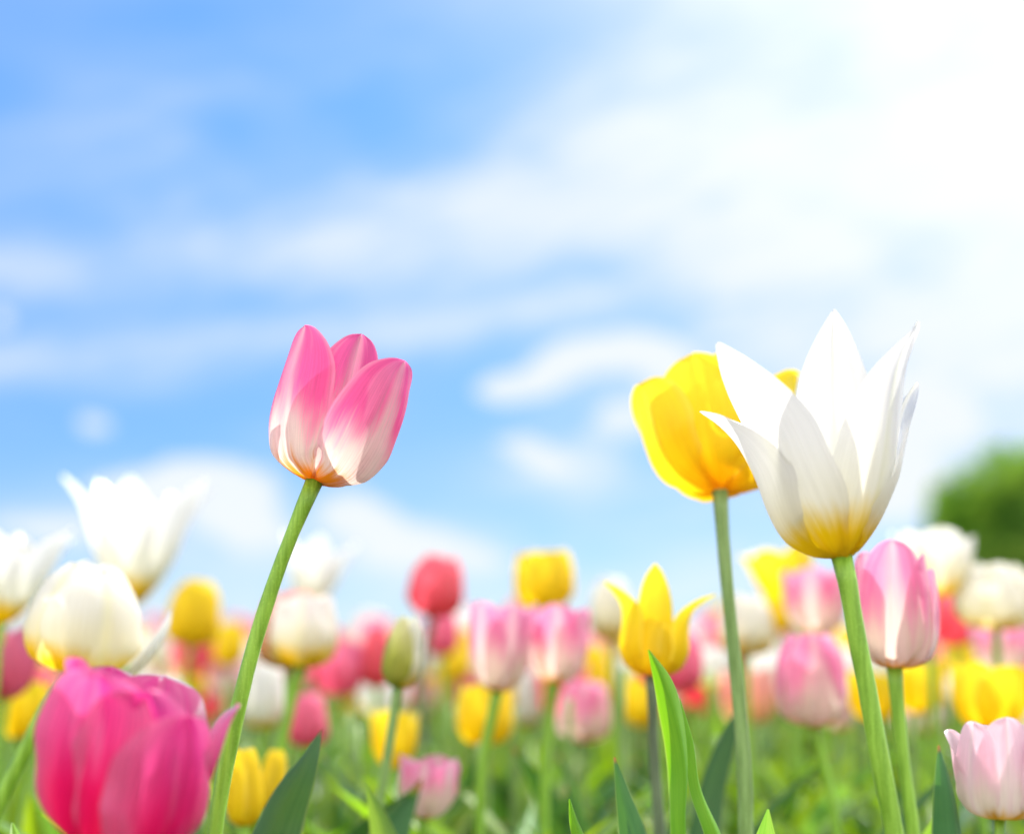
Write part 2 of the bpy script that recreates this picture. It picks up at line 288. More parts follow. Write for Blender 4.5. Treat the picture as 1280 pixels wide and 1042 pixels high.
def petal_geo(prof, wid, Rr, H, W, opn=0.0, crease=0.06, curl=0.0, wave=0.02, skew=0.0, rhok=1.0, seed=0, nu=18, nv=30, notch=0.0, bend=0.0):
    """the petal stands at angle 0 (towards -Y), base at the origin, axis +Z"""
    rg = random.Random(seed); ph = [rg.uniform(0, 6.28) for _ in range(5)]
    vs, uvs, fs = [], [], []
    co, so = math.cos(opn), math.sin(opn)
    for j in range(nv + 1):
        s = j / nv; v = 1 - (1 - s) ** 1.6                  # denser rows at the tip
        r, z = lerpk(PROF[prof], v); hw = max(lerpk(WID[wid], v)[0], 0.003) * W
        r *= Rr; z *= H
        if bend: r += bend * Rr * max(0, v - .45) ** 2
        r2 = r * co + z * so; z2 = z * co - r * so
        r0, z0 = lerpk(PROF[prof], max(v - .02, 0)); r1, z1 = lerpk(PROF[prof], min(v + .02, 1))
        tr, tz = (r1 - r0) * Rr, (z1 - z0) * H
        tr, tz = tr * co + tz * so, tz * co - tr * so
        L = math.hypot(tr, tz) or 1; nr, nzz = tz / L, -tr / L            # outward normal in the (r, z) plane
        rho = max(r * rhok, 0.50 * W) if v < .5 else max(r * rhok, (0.50 + .25 * (v - .5)) * W)
        rho = max(rho, hw / 1.45)
        for i in range(nu + 1):
            u = -1 + 2 * i / nu
            a = u * hw / rho
            lat = rho * math.sin(a); inw = rho * (1 - math.cos(a))
            inw += crease * W * math.exp(-(u / .14) ** 2) * math.sin(min(1, v * 1.6) * 1.57) * (1 - .3 * v)
            inw -= curl * W * abs(u) ** 3 * v
            inw += wave * W * (math.sin(7 * v + ph[0] + 1.5 * u) * u * u + .6 * math.sin(15 * v + ph[1]) * abs(u) ** 3 + .5 * math.sin(4 * u + ph[2] + 3 * v)) * min(1, v * 2)
            if notch and v > .9: pass
            inw += .010 * W * math.sin(11 * u + ph[4]) * math.sin(3.1 * v)
            lat += skew * W * v * v
            lat *= 1 + 0.02 * math.sin(20 * v + ph[3] + (3 if u > 0 else 0)) * abs(u)
            rr = r2 - inw * nr; zz = z2 - inw * nzz
            vs.append((lat, -rr, zz)); uvs.append((i / nu, v))
    for j in range(nv):
        for i in range(nu):
            a = j * (nu + 1) + i; fs.append((a, a + 1, a + nu + 2, a + nu + 1))
    return vs, fs, uvs
def petal_list(kind, H, Rr, opn, seed, custom=None):
    """six petals: list of (azimuth degrees, keyword dict)"""
    rg = random.Random(seed); out = []
    st = {'cup': ('cup', 'round', 1.02, .05, .03), 'egg': ('egg', 'ogive', 1.0, .05, .03), 'lily': ('lily', 'point', .88, .09, .03),
          'curl': ('curl', 'point', .86, .06, .03), 'open': ('open', 'round', 1.0, .06, .05), 'bud': ('egg', 'point', 1.0, .04, .01)}[kind]
    if custom: spec = custom
    else:
        a0 = rg.uniform(-60, 60)
        spec = [(a0 + k * 60 + rg.uniform(-7, 7), k % 2, {}) for k in range(6)]
    for az, inner, kw in spec:
        d = dict(prof=st[0], wid=st[1], W=Rr * st[2] * (0.93 if inner else 1.0) * rg.uniform(.95, 1.05), Rr=Rr * (0.90 if inner else 1.0),
                 H=H * (rg.uniform(.96, 1.0) if not inner else rg.uniform(.93, .99)), opn=opn + rg.uniform(-.04, .05), crease=st[3], wave=st[4],
                 skew=rg.uniform(-.12, .12), seed=rg.random())
        for k, v_ in kw.items():
            if k in ('H', 'W', 'Rr'): d[k] = {'H': H, 'W': Rr, 'Rr': Rr}[k] * v_
            else: d[k] = v_
        out.append((az, d))
    return out
def head_matrix(loc, tilt=0, lean=0, spin=0):
    return Matrix.Translation(loc) @ Matrix.Rotation(R(tilt), 4, 'Y') @ Matrix.Rotation(R(lean), 4, 'X') @ Matrix.Rotation(R(spin), 4, 'Z')
def add_petals(root, kind, mat, H, Rr, opn, M, seed, custom=None, nu=18, nv=30):
    for az, d in petal_list(kind, H, Rr, opn, seed, custom):
        mt_ = P[d.pop('mat')] if 'mat' in d else mat
        vs, fs, uvs = petal_geo(nu=nu, nv=nv, **d)
        obj('petal', mesh('petal', vs, fs, mt_, uvs), root, M @ Matrix.Rotation(R(az), 4, 'Z'))
def tube(path, radii, sides=14):
    """path: list of Vectors, smooth tube"""
    n = len(path); vs, fs = [], []
    up = Vector((0, 1, 0))
    for i, p in enumerate(path):
        t = (path[min(i + 1, n - 1)] - path[max(i - 1, 0)]).normalized()
        a = t.cross(up).normalized(); b = a.cross(t).normalized()
        for k in range(sides):
            g = 2 * math.pi * k / sides; vs.append(p + (a * math.cos(g) + b * math.sin(g)) * radii[i])
    for i in range(n - 1):
        for k in range(sides):
            fs.append((i * sides + k, i * sides + (k + 1) % sides, (i + 1) * sides + (k + 1) % sides, (i + 1) * sides + k))
    vs.append(path[-1]); c = len(vs) - 1
    for k in range(sides): fs.append(((n - 1) * sides + k, (n - 1) * sides + (k + 1) % sides, c))
    return vs, fs
def spline(pts, n):
    keys = [(i / (len(pts) - 1), *p) for i, p in enumerate(pts)]
    return [Vector(lerpk(keys, i / n)) for i in range(n + 1)]
def leaf_geo(pts, widths, side, fold=0.5, wave=0.0, seed=0, nu=8, nv=26, twist=(0, 0)):
    """blade along pts (base to tip); widths = half widths at the same keys; side = direction across the blade"""
    rg = random.Random(seed); ph = rg.uniform(0, 6)
    wk = [(i / (len(widths) - 1), x) for i, x in enumerate(widths)]
    path = spline(pts, nv); vs, fs, uvs = [], [], []
    for j, p in enumerate(path):
        v = j / nv; t = (path[min(j + 1, nv)] - path[max(j - 1, 0)]).normalized()
        s = (side - t * side.dot(t)).normalized(); tw = twist[0] + (twist[1] - twist[0]) * v
        s.rotate(Matrix.Rotation(tw, 3, t)); n = t.cross(s).normalized()
        hw = max(lerpk(wk, v)[0], 0.0002)
        for i in range(nu + 1):
            u = -1 + 2 * i / nu
            x = u * hw * math.cos(fold * .6); y = (abs(u) ** 1.5) * hw * math.sin(fold) + wave * hw * math.sin(9 * v + ph + u) * u
            vs.append(p + s * x + n * y); uvs.append((i / nu, v))
    for j in range(nv):
        for i in range(nu):
            a = j * (nu + 1) + i; fs.append((a, a + 1, a + nu + 2, a + nu + 1))
    return vs, fs, uvs
def field_leaf(rg, h, az, arch=0.35, wid=0.018, nu=6, nv=14):
    d = Vector((math.sin(az), -math.cos(az), 0)); side = Vector((math.cos(az), math.sin(az), 0))
    a = arch * rg.uniform(.6, 1.3); k = rg.uniform(-.15, .15)
    pts = [Vector((0, 0, 0)) + d * .004, d * (.10 * a * h + .006) + Vector((0, 0, .3 * h)), d * (.30 * a * h + .008) + side * k * h * .2 + Vector((0, 0, .62 * h)),
           d * (.68 * a * h + .008) + side * k * h * .5 + Vector((0, 0, .86 * h)), d * (1.1 * a * h + .008) + side * k * h + Vector((0, 0, h))]
    return leaf_geo(pts, [wid * .5, wid, wid * 1.05, wid * .62, wid * .02], side, fold=rg.uniform(.3, .8), wave=rg.uniform(0, .2), seed=rg.random(), nu=nu, nv=nv, twist=(rg.uniform(-.3, .3), rg.uniform(-.8, .8)))
LEAFMESH = []
rgl = random.Random(5)
for i in range(12):
    vs, fs, uvs = field_leaf(rgl, 0.30, 0, wid=rgl.uniform(.013, .022), arch=rgl.uniform(.1, .45))
    LEAFMESH.append((vs, fs, uvs))
LMESH = {k: [mesh('leaf', *LEAFMESH[i][:2], LM[k], LEAFMESH[i][2]) for i in range(12)] for k in LM}
def add_leaf(root, rg, kinds=('fresh', 'fresh', 'grey', 'bright', 'blue'), h=0.30):
    s = h / .30 * rg.uniform(.9, 1.08)
    return obj('leaf', rg.choice(LMESH[rg.choice(kinds)]), root, Matrix.Rotation(rg.uniform(0, 6.28), 4, 'Z') @ Matrix.Diagonal((rg.uniform(.9, 1.2), 1, s, 1)))
# ------------------------------------------------------------------ tulips that can be told apart
def tulip(label, mat, kind, Y, base, hpx, wpx, tilt=0, lean=0, opn=0.0, stem=None, stem_w=None, smat='fresh', seed=0, custom=None,
          leaves=3, group=None, foot=None, leaf_h=0.29, spin=0, hero=False, name='tulip'):
    """base = photo position of the foot of the bloom; hpx, wpx = its height and width there; stem = further photo points down the stem"""
    rg = random.Random(seed * 7 + 1)
    b = at(*base, Y); H = span(hpx, Y); Rr = span(wpx, Y) / 2
    pts = [b] + [at(x, y, Y) for x, y in (stem or [])]
    if foot is None:
        if len(pts) > 1:
            d = pts[-1] - pts[-2]; last = pts[-1]
            k = last.z / max(-d.z, 1e-3) * .55; foot_v = Vector((last.x + d.x * k, Y + rg.uniform(-.02, .02), 0))
        else: foot_v = Vector((b.x - math.sin(R(tilt)) * .06 + rg.uniform(-.015, .015), Y + rg.uniform(-.02, .03), 0))
    else: foot_v = Vector(foot)
    root = empty(name, foot_v); tag(root, label, 'tulip', group)
    if len(pts) == 1:
        ax = Vector((math.sin(R(tilt)), 0, math.cos(R(tilt))))
        pts.append(b - ax * .05); pts.append((pts[-1] + foot_v) / 2 + Vector((rg.uniform(-.006, .006), 0, 0)))
    elif pts[-1].z > .1: pts.append((pts[-1] + foot_v) / 2)
    pts.append(foot_v)
    keys = [(-p.z, p.x, p.y) for p in pts]; n = 40
    path = []
    for i in range(n + 1):
        z = foot_v.z + (b.z - foot_v.z) * i / n; x, y = lerpk(keys, -z); path.append(Vector((x, y, z)) - foot_v)
    sw = span(stem_w, Y) / 2 if stem_w else .0029
    rad = [sw * (1.30 - .40 * (i / n) + .035 * math.sin(i * .55 + seed) + .025 * math.sin(i * 1.3 + seed * 2) + (.26 * math.exp(-((n - i) / 1.3) ** 2))) for i in range(n + 1)]
    vs, fs = tube(path, rad, 18 if hero else 12); obj('stem', mesh('stem', vs, fs, SM[smat]), root)
    M = head_matrix(b - foot_v - Vector((0, 0, .001)), tilt, lean, spin)
    add_petals(root, kind, P[mat], H, Rr, opn, M, seed, custom, *( (28, 44) if hero else (12, 18)))
    for i in range(leaves): add_leaf(root, rg, h=leaf_h)
    return root
def leaf_on(root, pts, widths, side, mat, fold=.5, wave=0.0, twist=(0, 0), seed=1, nu=14, nv=50):
    o = root.location; vs, fs, uvs = leaf_geo([p - o for p in pts], widths, side, fold, wave, seed, nu, nv, twist)
    return obj('leaf', mesh('leaf', vs, fs, LM[mat], uvs), root)
TULIPS = {}
# the pink and white tulip in focus on the left
TULIPS['pink'] = tulip('sharp pink and white tulip with a yellow base on a tall leaning stem', 'pinkwhite', 'cup', .58, (394, 599), 186, 136, tilt=11, lean=-9,
    stem=[(372, 650), (345, 720), (315, 815), (292, 910), (277, 985), (268, 1045)], stem_w=19.5, smat='fresh', seed=3, hero=True, leaves=0, custom=[
    (-46, 0, dict(H=1.04, W=1.02, Rr=.98, opn=.10, skew=-.06, crease=.04, rhok=1.1, wid='ogive', wave=.02)),
    (56, 0, dict(H=.98, W=1.10, Rr=1.0, opn=.24, skew=.10, crease=.04, rhok=1.15, wid='ogive', wave=.02)),
    (178, 0, dict(H=.80, W=.95, Rr=.92, opn=-.02)),
    (20, 1, dict(H=1.03, W=.80, Rr=.74, opn=.12, crease=.12, skew=.02, wid='ogive')),
    (-112, 1, dict(H=.76, W=.9, Rr=.84, opn=-.06)),
    (122, 1, dict(H=.80, W=.9, Rr=.84, opn=.06))])
TULIPS['gold'] = tulip('rich yellow tulip behind the large white tulip, its stem in front of its bowl', 'yellow', 'open', .70, (900, 612), 165, 152, tilt=-3, lean=-20, opn=.04,
    stem=[(903, 660), (908, 720), (916, 800), (926, 900), (932, 1000), (932, 1045)], stem_w=17.5, smat='grey', seed=5, hero=True, leaves=1, custom=[
    (-70, 0, dict(H=.90, W=.95, opn=.10)), (15, 1, dict(H=.98, W=.95, opn=-.02)), (75, 0, dict(H=1.0, W=.95, opn=.20)),
    (-15, 0, dict(H=.94, W=.9, opn=-.03)), (130, 1, dict(H=1.12, W=.9)), (-150, 1, dict(H=1.0, W=.9))])
TULIPS['white'] = tulip('large white lily-flowered tulip with pointed petals and yellow base, in focus', 'white', 'lily', .56, (1052, 695), 296, 190, tilt=-3, lean=3, opn=.0,
    stem=[(1060, 730), (1070, 790), (1084, 860), (1098, 940), (1110, 1000), (1118, 1045)], stem_w=24, smat='fresh', seed=8, hero=True, leaves=0, custom=[
    (-58, 0, dict(H=.96, W=.80, opn=.13, skew=.0, crease=.09)),
    (-4, 1, dict(H=.97, W=.64, opn=-.12, crease=.10, Rr=.85)),
    (48, 0, dict(H=.92, W=.84, opn=-.05, crease=.09)),
    (-112, 1, dict(H=.69, W=1.15, opn=.02, Rr=.9, prof='open', wid='blunt', bend=2.4, skew=0)),
    (108, 1, dict(H=.78, W=.74, opn=.06)),
    (175, 0, dict(H=.50, W=.8, opn=-.05))])
TULIPS['magenta'] = tulip('large magenta tulip close to the camera, cut by the bottom edge', 'magenta', 'open', .505, (128, 1058), 206, 204, tilt=11, lean=2, opn=.02,
    smat='fresh', seed=12, hero=True, leaves=1, custom=[
    (-86, 0, dict(H=.97, W=.72, opn=-.16, wid='ogive', crease=.08)), (-50, 1, dict(H=1.02, W=.74, opn=-.10, Rr=.94, wid='ogive', crease=.10)), (-12, 0, dict(H=1.02, W=.80, opn=-.02, crease=.10, wid='blunt', wave=.06)),
    (24, 1, dict(H=1.0, W=.80, opn=.02, Rr=.90, wid='ogive', crease=.10)), (56, 0, dict(H=.95, W=.90, opn=.15, wid='blunt', crease=.10, wave=.05, prof='cup')), (100, 1, dict(H=1.0, W=.7, opn=.08, wid='ogive')), (180, 1, dict(H=1.0, W=1.0, opn=-.02)), (-140, 0, dict(H=.98, W=.9, opn=-.05))])
TULIPS['leftwhite'] = tulip('plump white cup tulip with yellow base just above the magenta one', 'whitecup', 'egg', .74, (92, 838), 136, 140, tilt=12, lean=8, opn=.0, seed=21, leaves=1,
    stem=[(60, 880), (38, 925), (8, 985), (-12, 1030)], stem_w=20, custom=[
    (-80, 1, dict(H=.98, W=.9)), (-28, 0, dict(H=1.0, W=1.05, wid='blunt', wave=.01)), (42, 0, dict(H=1.0, W=1.12, opn=.04, wid='blunt', wave=.01, rhok=1.1)), (110, 1, dict(H=1.0, W=.45, opn=.62, Rr=.8)), (180, 0, {}), (-120, 1, {})])
S = [
 # label, material, kind, Y, base, hpx, wpx, kw
 ('blurred white pointed tulip standing tall above the plump white cup tulip', 'white', 'lily', 1.08, (163, 754), 168, 104, dict(tilt=4, opn=.12, seed=31)),
 ('blurred white tulip with yellow base at the left edge of the field', 'white', 'lily', .98, (2, 778), 124, 104, dict(seed=32, opn=.02, tilt=2)),
 ('round yellow tulip standing against sky beside the plump white cup tulip', 'yellow', 'egg', 1.25, (238, 806), 84, 66, dict(seed=33, tilt=6)),
 ('white cup tulip with yellow base just right of the tall pink stem', 'whitecup', 'cup', .96, (376, 832), 92, 88, dict(seed=34, tilt=2, lean=6, stem=[(366, 870), (352, 930), (338, 1000)], stem_w=14)),
 ('blurred pointed white tulip right behind the tall pink tulip stem', 'white', 'lily', 1.35, (385, 765), 102, 62, dict(seed=35, tilt=8, opn=.08)),
 ('coral red tulip standing alone against the pale sky', 'coral', 'egg', 1.2, (540, 769), 78, 70, dict(seed=36, tilt=8, lean=8, smat='dark')),
 ('closed green and cream tulip bud on a thin stem below the coral red tulip', 'bud', 'bud', .80, (498, 858), 92, 50, dict(seed=37, tilt=7, stem=[(492, 895), (482, 960), (468, 1045)], stem_w=12, smat='grey', opn=-.02, custom=[(-25, 0, {}), (95, 0, dict(mat='cream')), (215, 0, dict(mat='cream')), (35, 1, dict(mat='cream', H=1.0)), (155, 1, {}), (-85, 1, {})])),
 ('round yellow tulip rising above the pair of pink and cream tulips', 'yellow', 'cup', 1.15, (682, 760), 76, 74, dict(seed=38, tilt=-2, lean=8)),
 ('left one of the pair of pink and cream tulips', 'softpink', 'open', .90, (622, 862), 112, 72, dict(seed=39, tilt=4, stem=[(616, 890), (604, 950), (599, 1045)], stem_w=13)),
 ('right one of the pair of pink and cream tulips', 'softpink', 'open', .92, (694, 852), 96, 72, dict(seed=40, tilt=4, stem=[(688, 880), (682, 950), (680, 1045)], stem_w=12)),
 ('yellow pointed tulip with curled-back petal tips on a dark stem', 'yellow', 'curl', .76, (815, 842), 122, 78, dict(seed=41, tilt=3, lean=3, smat='dark', stem=[(816, 880), (818, 950), (825, 1045)], stem_w=14,
     custom=[(-66, 0, dict(H=.98, W=.84, opn=.12)), (-10, 1, dict(H=1.08, W=.72, opn=-.12)), (68, 0, dict(H=.93, W=.84, opn=.16)), (35, 0, dict(H=.60, W=.8, Rr=1.02, prof='egg', wid='ogive')), (-40, 0, dict(H=.62, W=.8, prof='egg', wid='ogive')), (180, 1, dict(H=.80, prof='egg'))])),
 ('small blurred cream tulip behind the yellow curled-petal tulip', 'cream', 'egg', 1.25, (766, 800), 80, 56, dict(seed=42)),
 ('yellow tulip between the pink pair and the yellow curled-petal tulip', 'yellow', 'egg', 1.4, (744, 888), 82, 46, dict(seed=43)),
 ('small round yellow tulip between the green bud and the pink pair', 'yellow', 'egg', 1.6, (568, 850), 48, 42, dict(seed=44)),
 ('ragged yellow tulip left of the large white tulip\'s yellow base', 'yellow', 'open', 1.15, (985, 752), 80, 56, dict(seed=45, tilt=-10, opn=.2)),
 ('smaller yellow tulip tucked under the ragged yellow one', 'yellow', 'egg', 1.4, (975, 790), 52, 46, dict(seed=46, tilt=-6)),
 ('blurred pink tulip touching the left side of the large white tulip\'s stem', 'softpink', 'open', 1.1, (1024, 792), 84, 72, dict(seed=47, tilt=-2)),
 ('pink and cream tulip below and left of the large white tulip\'s stem', 'softpink', 'egg', .88, (1016, 905), 116, 86, dict(seed=48, tilt=-1, lean=8, stem=[(1026, 940), (1040, 1000), (1046, 1045)], stem_w=12)),
 ('big pink and cream tulip right of the large white tulip\'s stem', 'softpink', 'cup', .70, (1118, 832), 158, 100, dict(seed=49, tilt=-1, lean=6, stem=[(1121, 870), (1128, 940), (1136, 1000), (1142, 1045)], stem_w=17, hero=True,
     custom=[(-15, 0, dict(H=1.0, W=1.0, opn=.0)), (60, 1, dict(H=.90, W=.9, opn=.05)), (95, 0, dict(H=.80, W=.8, opn=.12)), (-80, 1, dict(H=.9, W=.9)), (-140, 0, dict(H=.9)), (165, 1, dict(H=.9))])),
 ('cream and yellow tulip in front of the dark green tree', 'cream', 'open', 1.05, (1168, 742), 84, 76, dict(seed=50, tilt=6, opn=.1)),
 ('wide creamy white tulip with yellow base below the dark green tree', 'cream', 'egg', 1.05, (1245, 784), 84, 98, dict(seed=51, lean=8, opn=.05)),
 ('red tulip behind the big pink and cream tulip', 'coral', 'open', 1.4, (1194, 806), 70, 62, dict(seed=52)),
 ('small pale pink tulip in focus at the lower right corner', 'palepink', 'open', .57, (1250, 1020), 122, 98, dict(seed=53, tilt=-1, lean=4, opn=.0, stem=[(1249, 1045)], stem_w=12, hero=True, leaves=0,
     custom=[(-62, 0, dict(H=.97, W=.80, opn=.0, wid='ogive', prof='cup')), (-2, 0, dict(H=1.02, W=.84, opn=.0, Rr=.97, wid='ogive', prof='cup')), (58, 0, dict(H=.92, W=.84, opn=.08, wid='ogive', prof='cup')), (180, 0, dict(H=.9, opn=.05)), (115, 1, dict(H=.95, opn=.1)), (-120, 1, dict(H=.88, opn=.06))])),
 ('small low pink tulip surrounded by green leaves below the green bud', 'softpink', 'open', .86, (530, 1020), 74, 64, dict(seed=54, tilt=5, leaf_h=.2)),
 ('low bright yellow tulip right beside the foot of the tall pink stem', 'yellow', 'egg', .80, (306, 1030), 94, 46, dict(seed=55, leaf_h=.2)),
 ('slim yellow tulip partly hidden behind the low bright yellow one', 'yellow', 'egg', .86, (336, 1012), 76, 36, dict(seed=56, tilt=6, leaf_h=.2)),
 ('blurred cream tulip beside the upper stem of the rich yellow tulip', 'cream', 'egg', 1.1, (932, 818), 76, 72, dict(seed=57)),
 ('big blurred yellow tulip above the small pale pink corner tulip', 'yellow', 'open', .95, (1236, 912), 84, 84, dict(seed=58, tilt=8)),
 ('pink tulip under the wide creamy white tulip', 'softpink', 'open', 1.2, (1256, 838), 60, 66, dict(seed=59)),
 ('rose pink tulip behind the white cup tulip with yellow base', 'pink', 'open', 1.3, (424, 868), 66, 60, dict(seed=60)),
 ('narrow rose red tulip just left of the green bud', 'coral', 'egg', 1.3, (470, 858), 76, 42, dict(seed=61)),
 ('rose pink tulip cut by the left edge under the blurred white tulip', 'pink', 'open', 1.0, (6, 872), 92, 66, dict(seed=62)),
 ('pale yellow tulip low at the left edge beside the magenta tulip', 'yellow', 'open', 1.1, (20, 920), 70, 62, dict(seed=63)),
 ('pink tulip low between the tall pink stem and the green leaf tip', 'pink', 'egg', 1.1, (384, 932), 66, 52, dict(seed=64)),
 ('yellow tulip low among leaves just right of the bud\'s stem', 'yellow', 'open', 1.0, (492, 958), 70, 50, dict(seed=65)),
 ('small yellow tulip right under the left pink and cream tulip', 'yellow', 'egg', 1.3, (630, 898), 52, 34, dict(seed=66)),
 ('slim white tulip below the gap of the pink pair', 'white', 'egg', 1.3, (658, 908), 74, 36, dict(seed=67)),
 ('white tulip left of the white cup tulip\'s stem', 'white', 'egg', 1.1, (328, 910), 84, 54, dict(seed=68)),
 ('white pointed tulip whose petal tip just reaches in at the right edge', 'white', 'lily', .62, (1395, 740), 160, 120, dict(seed=69, opn=.05, leaves=0, custom=[(-75, 0, dict(H=1.0, W=.7, opn=.12)), (-20, 1, {}), (40, 0, {}), (95, 1, {}), (150, 0, {}), (-130, 1, {})])),
 ('pink tulip peeping out between the coral red tulip and the green bud', 'pink', 'egg', 1.45, (552, 818), 60, 44, dict(seed=70)),
 ('coral tulip low behind the pale stalks right of the yellow curled-petal tulip', 'coral', 'open', 1.5, (870, 880), 48, 46, dict(seed=71)),
 ('white tulip just right of the yellow curled-petal tulip', 'white', 'open', 1.4, (890, 858), 52, 56, dict(seed=72)),
 ('yellow tulip between the stems of the big white and big pink tulips', 'yellow', 'open', 1.05, (1092, 900), 62, 58, dict(seed=73)),
 ('yellow tulip behind the stem of the big pink and cream tulip', 'yellow', 'open', 1.15, (1150, 890), 66, 58, dict(seed=74)),
]
for L_, m_, k_, y_, b_, h_, w_, kw in S:
    TULIPS[kw['seed']] = tulip(L_, m_, k_, y_, b_, h_, w_, **kw)
# leaves in focus, each on the plant it belongs to
def lp(pts): return [at(*p) for p in pts]
X1 = Vector((1, 0, 0))
def pxw(ws, Y): return [span(a, Y) for a in ws]
leaf_on(TULIPS['pink'], [TULIPS['pink'].location + Vector((.004, 0, 0)), at(262, 1330, .56), at(312, 1120, .545), at(348, 1020, .545), at(378, 960, .545), at(402, 911, .55)],
        pxw([24, 50, 44, 33, 19, 1.2], .55), Vector((1, -.5, 0)), 'blue', fold=.35, seed=2)
leaf_on(TULIPS['gold'], [TULIPS['gold'].location + Vector((-.004, 0, 0)), at(880, 1400, .62), at(868, 1150, .585), at(856, 1040, .58), at(856, 955, .58), at(838, 870, .575), at(811, 812, .57)],
        pxw([20, 34, 26, 15, 20, 17, 1], .58), Vector((1, .5, 0)), 'bright', fold=.7, wave=.15, seed=4, twist=(.9, -.25))
leaf_on(TULIPS['gold'], [TULIPS['gold'].location + Vector((.004, 0, 0)), at(930, 1400, .64), at(925, 1150, .6), at(898, 1050, .59), at(874, 985, .59), at(866, 925, .59), at(850, 872, .59)],
        pxw([20, 30, 24, 15, 12, 9, 1], .58), Vector((1, .8, 0)), 'bright', fold=.6, wave=.1, seed=6, twist=(-.6, .5))
leaf_on(TULIPS['gold'], [TULIPS['gold'].location + Vector((.002, .004, 0)), at(880, 1400, .74), at(872, 1120, .78), at(885, 1000, .8), at(905, 930, .81), at(932, 868, .82)],
        pxw([20, 28, 24, 18, 13, 1], .8), Vector((1, -.4, 0)), 'blue', fold=.5, seed=7)
leaf_on(TULIPS[53], [TULIPS[53].location + Vector((-.004, 0, 0)), at(1200, 1350, .57), at(1196, 1120, .57), at(1192, 1040, .565), at(1184, 980, .56), at(1174, 931, .56)],
        pxw([18, 30, 27, 23, 14, 1.5], .56), Vector((1, .35, 0)), 'blue', fold=.75, seed=8)
sh = empty('tulip_shoot', at(800, 1042, .57)); sh.location.z = 0
tag(sh, 'young tulip shoot with a dark red-tipped leaf left of the bright folded leaf', 'tulip shoot')
leaf_on(sh, [sh.location, at(815, 1400, .57), at(805, 1150, .57), at(790, 1050, .57), at(777, 990, .57), at(768, 946, .57)],
        pxw([16, 34, 28, 19, 9, 1.2], .57), Vector((1, -.3, 0)), 'blue', fold=.5, seed=9)
leaf_on(sh, [sh.location, at(770, 1400, .59), at(742, 1150, .6), at(728, 1060, .6), at(718, 1025, .6), at(712, 998, .6)],
        pxw([14, 24, 20, 11, 6, 1], .6), Vector((1, .3, 0)), 'bright', fold=.8, seed=10)
# ------------------------------------------------------------------ the field: tulips nothing tells apart
NAMES = {'yellow': 'yellow', 'white': 'white', 'cream': 'cream', 'softpink': 'pink and cream', 'palepink': 'pale pink', 'pink': 'rose pink', 'coral': 'coral red', 'apricot': 'apricot'}
def proto(mat, kind, seed, sep):
    rg = random.Random(seed); root = empty('tulip', (0, -50, 0)); h = .355
    path = [Vector((rg.uniform(-.01, .01) * math.sin(3 * i / 12), rg.uniform(-.002, .002), h * i / 12)) for i in range(13)]
    vs, fs = tube(path, [.0034 - .0008 * i / 12 for i in range(13)], 8); obj('stem', mesh('stem', vs, fs, SM[rg.choice(['fresh', 'grey'])]), root)
    M = head_matrix(path[-1], rg.uniform(-8, 8), rg.uniform(-6, 8), 0); H = rg.uniform(.049, .059); Rr = rg.uniform(.021, .026)
    if sep: add_petals(root, kind, P[mat], H, Rr, rg.uniform(-.02, .12), M, seed, None, 8, 12)
    else:
        V_, F_, U_ = [], [], []
        for az, d in petal_list(kind, H, Rr, rg.uniform(-.02, .12), seed):
            vs, fs, uvs = petal_geo(nu=6, nv=9, **d); mm = M @ Matrix.Rotation(R(az), 4, 'Z'); o = len(V_)
            V_ += [mm @ Vector(v) for v in vs]; F_ += [tuple(k + o for k in f) for f in fs]; U_ += uvs
        obj('bloom', mesh('bloom', V_, F_, P[mat], U_), root)
    for i in range(3): add_leaf(root, rg, h=.27)
    return root
def copy_tree(o):
    c = o.copy(); COL.objects.link(c)
    for ch in o.children:
        d = ch.copy(); COL.objects.link(d); d.parent = c; d.matrix_parent_inverse = ch.matrix_parent_inverse.copy(); d.matrix_local = ch.matrix_local.copy()
    return c
MIX = ['yellow'] * 28 + ['white'] * 16 + ['cream'] * 16 + ['softpink'] * 16 + ['palepink'] * 6 + ['pink'] * 8 + ['coral'] * 6 + ['apricot'] * 6
KINDS = ['cup', 'egg', 'open', 'egg']
PROTO = {}
for sep in (True, False):
    for j, m_ in enumerate(NAMES):
        PROTO[m_, sep] = [proto(m_, KINDS[(j + q) % 4], 100 + j * 7 + q, sep) for q in range(2)]
rg = random.Random(77)
placed = [(t.location.x, t.location.y) for t in TULIPS.values()]
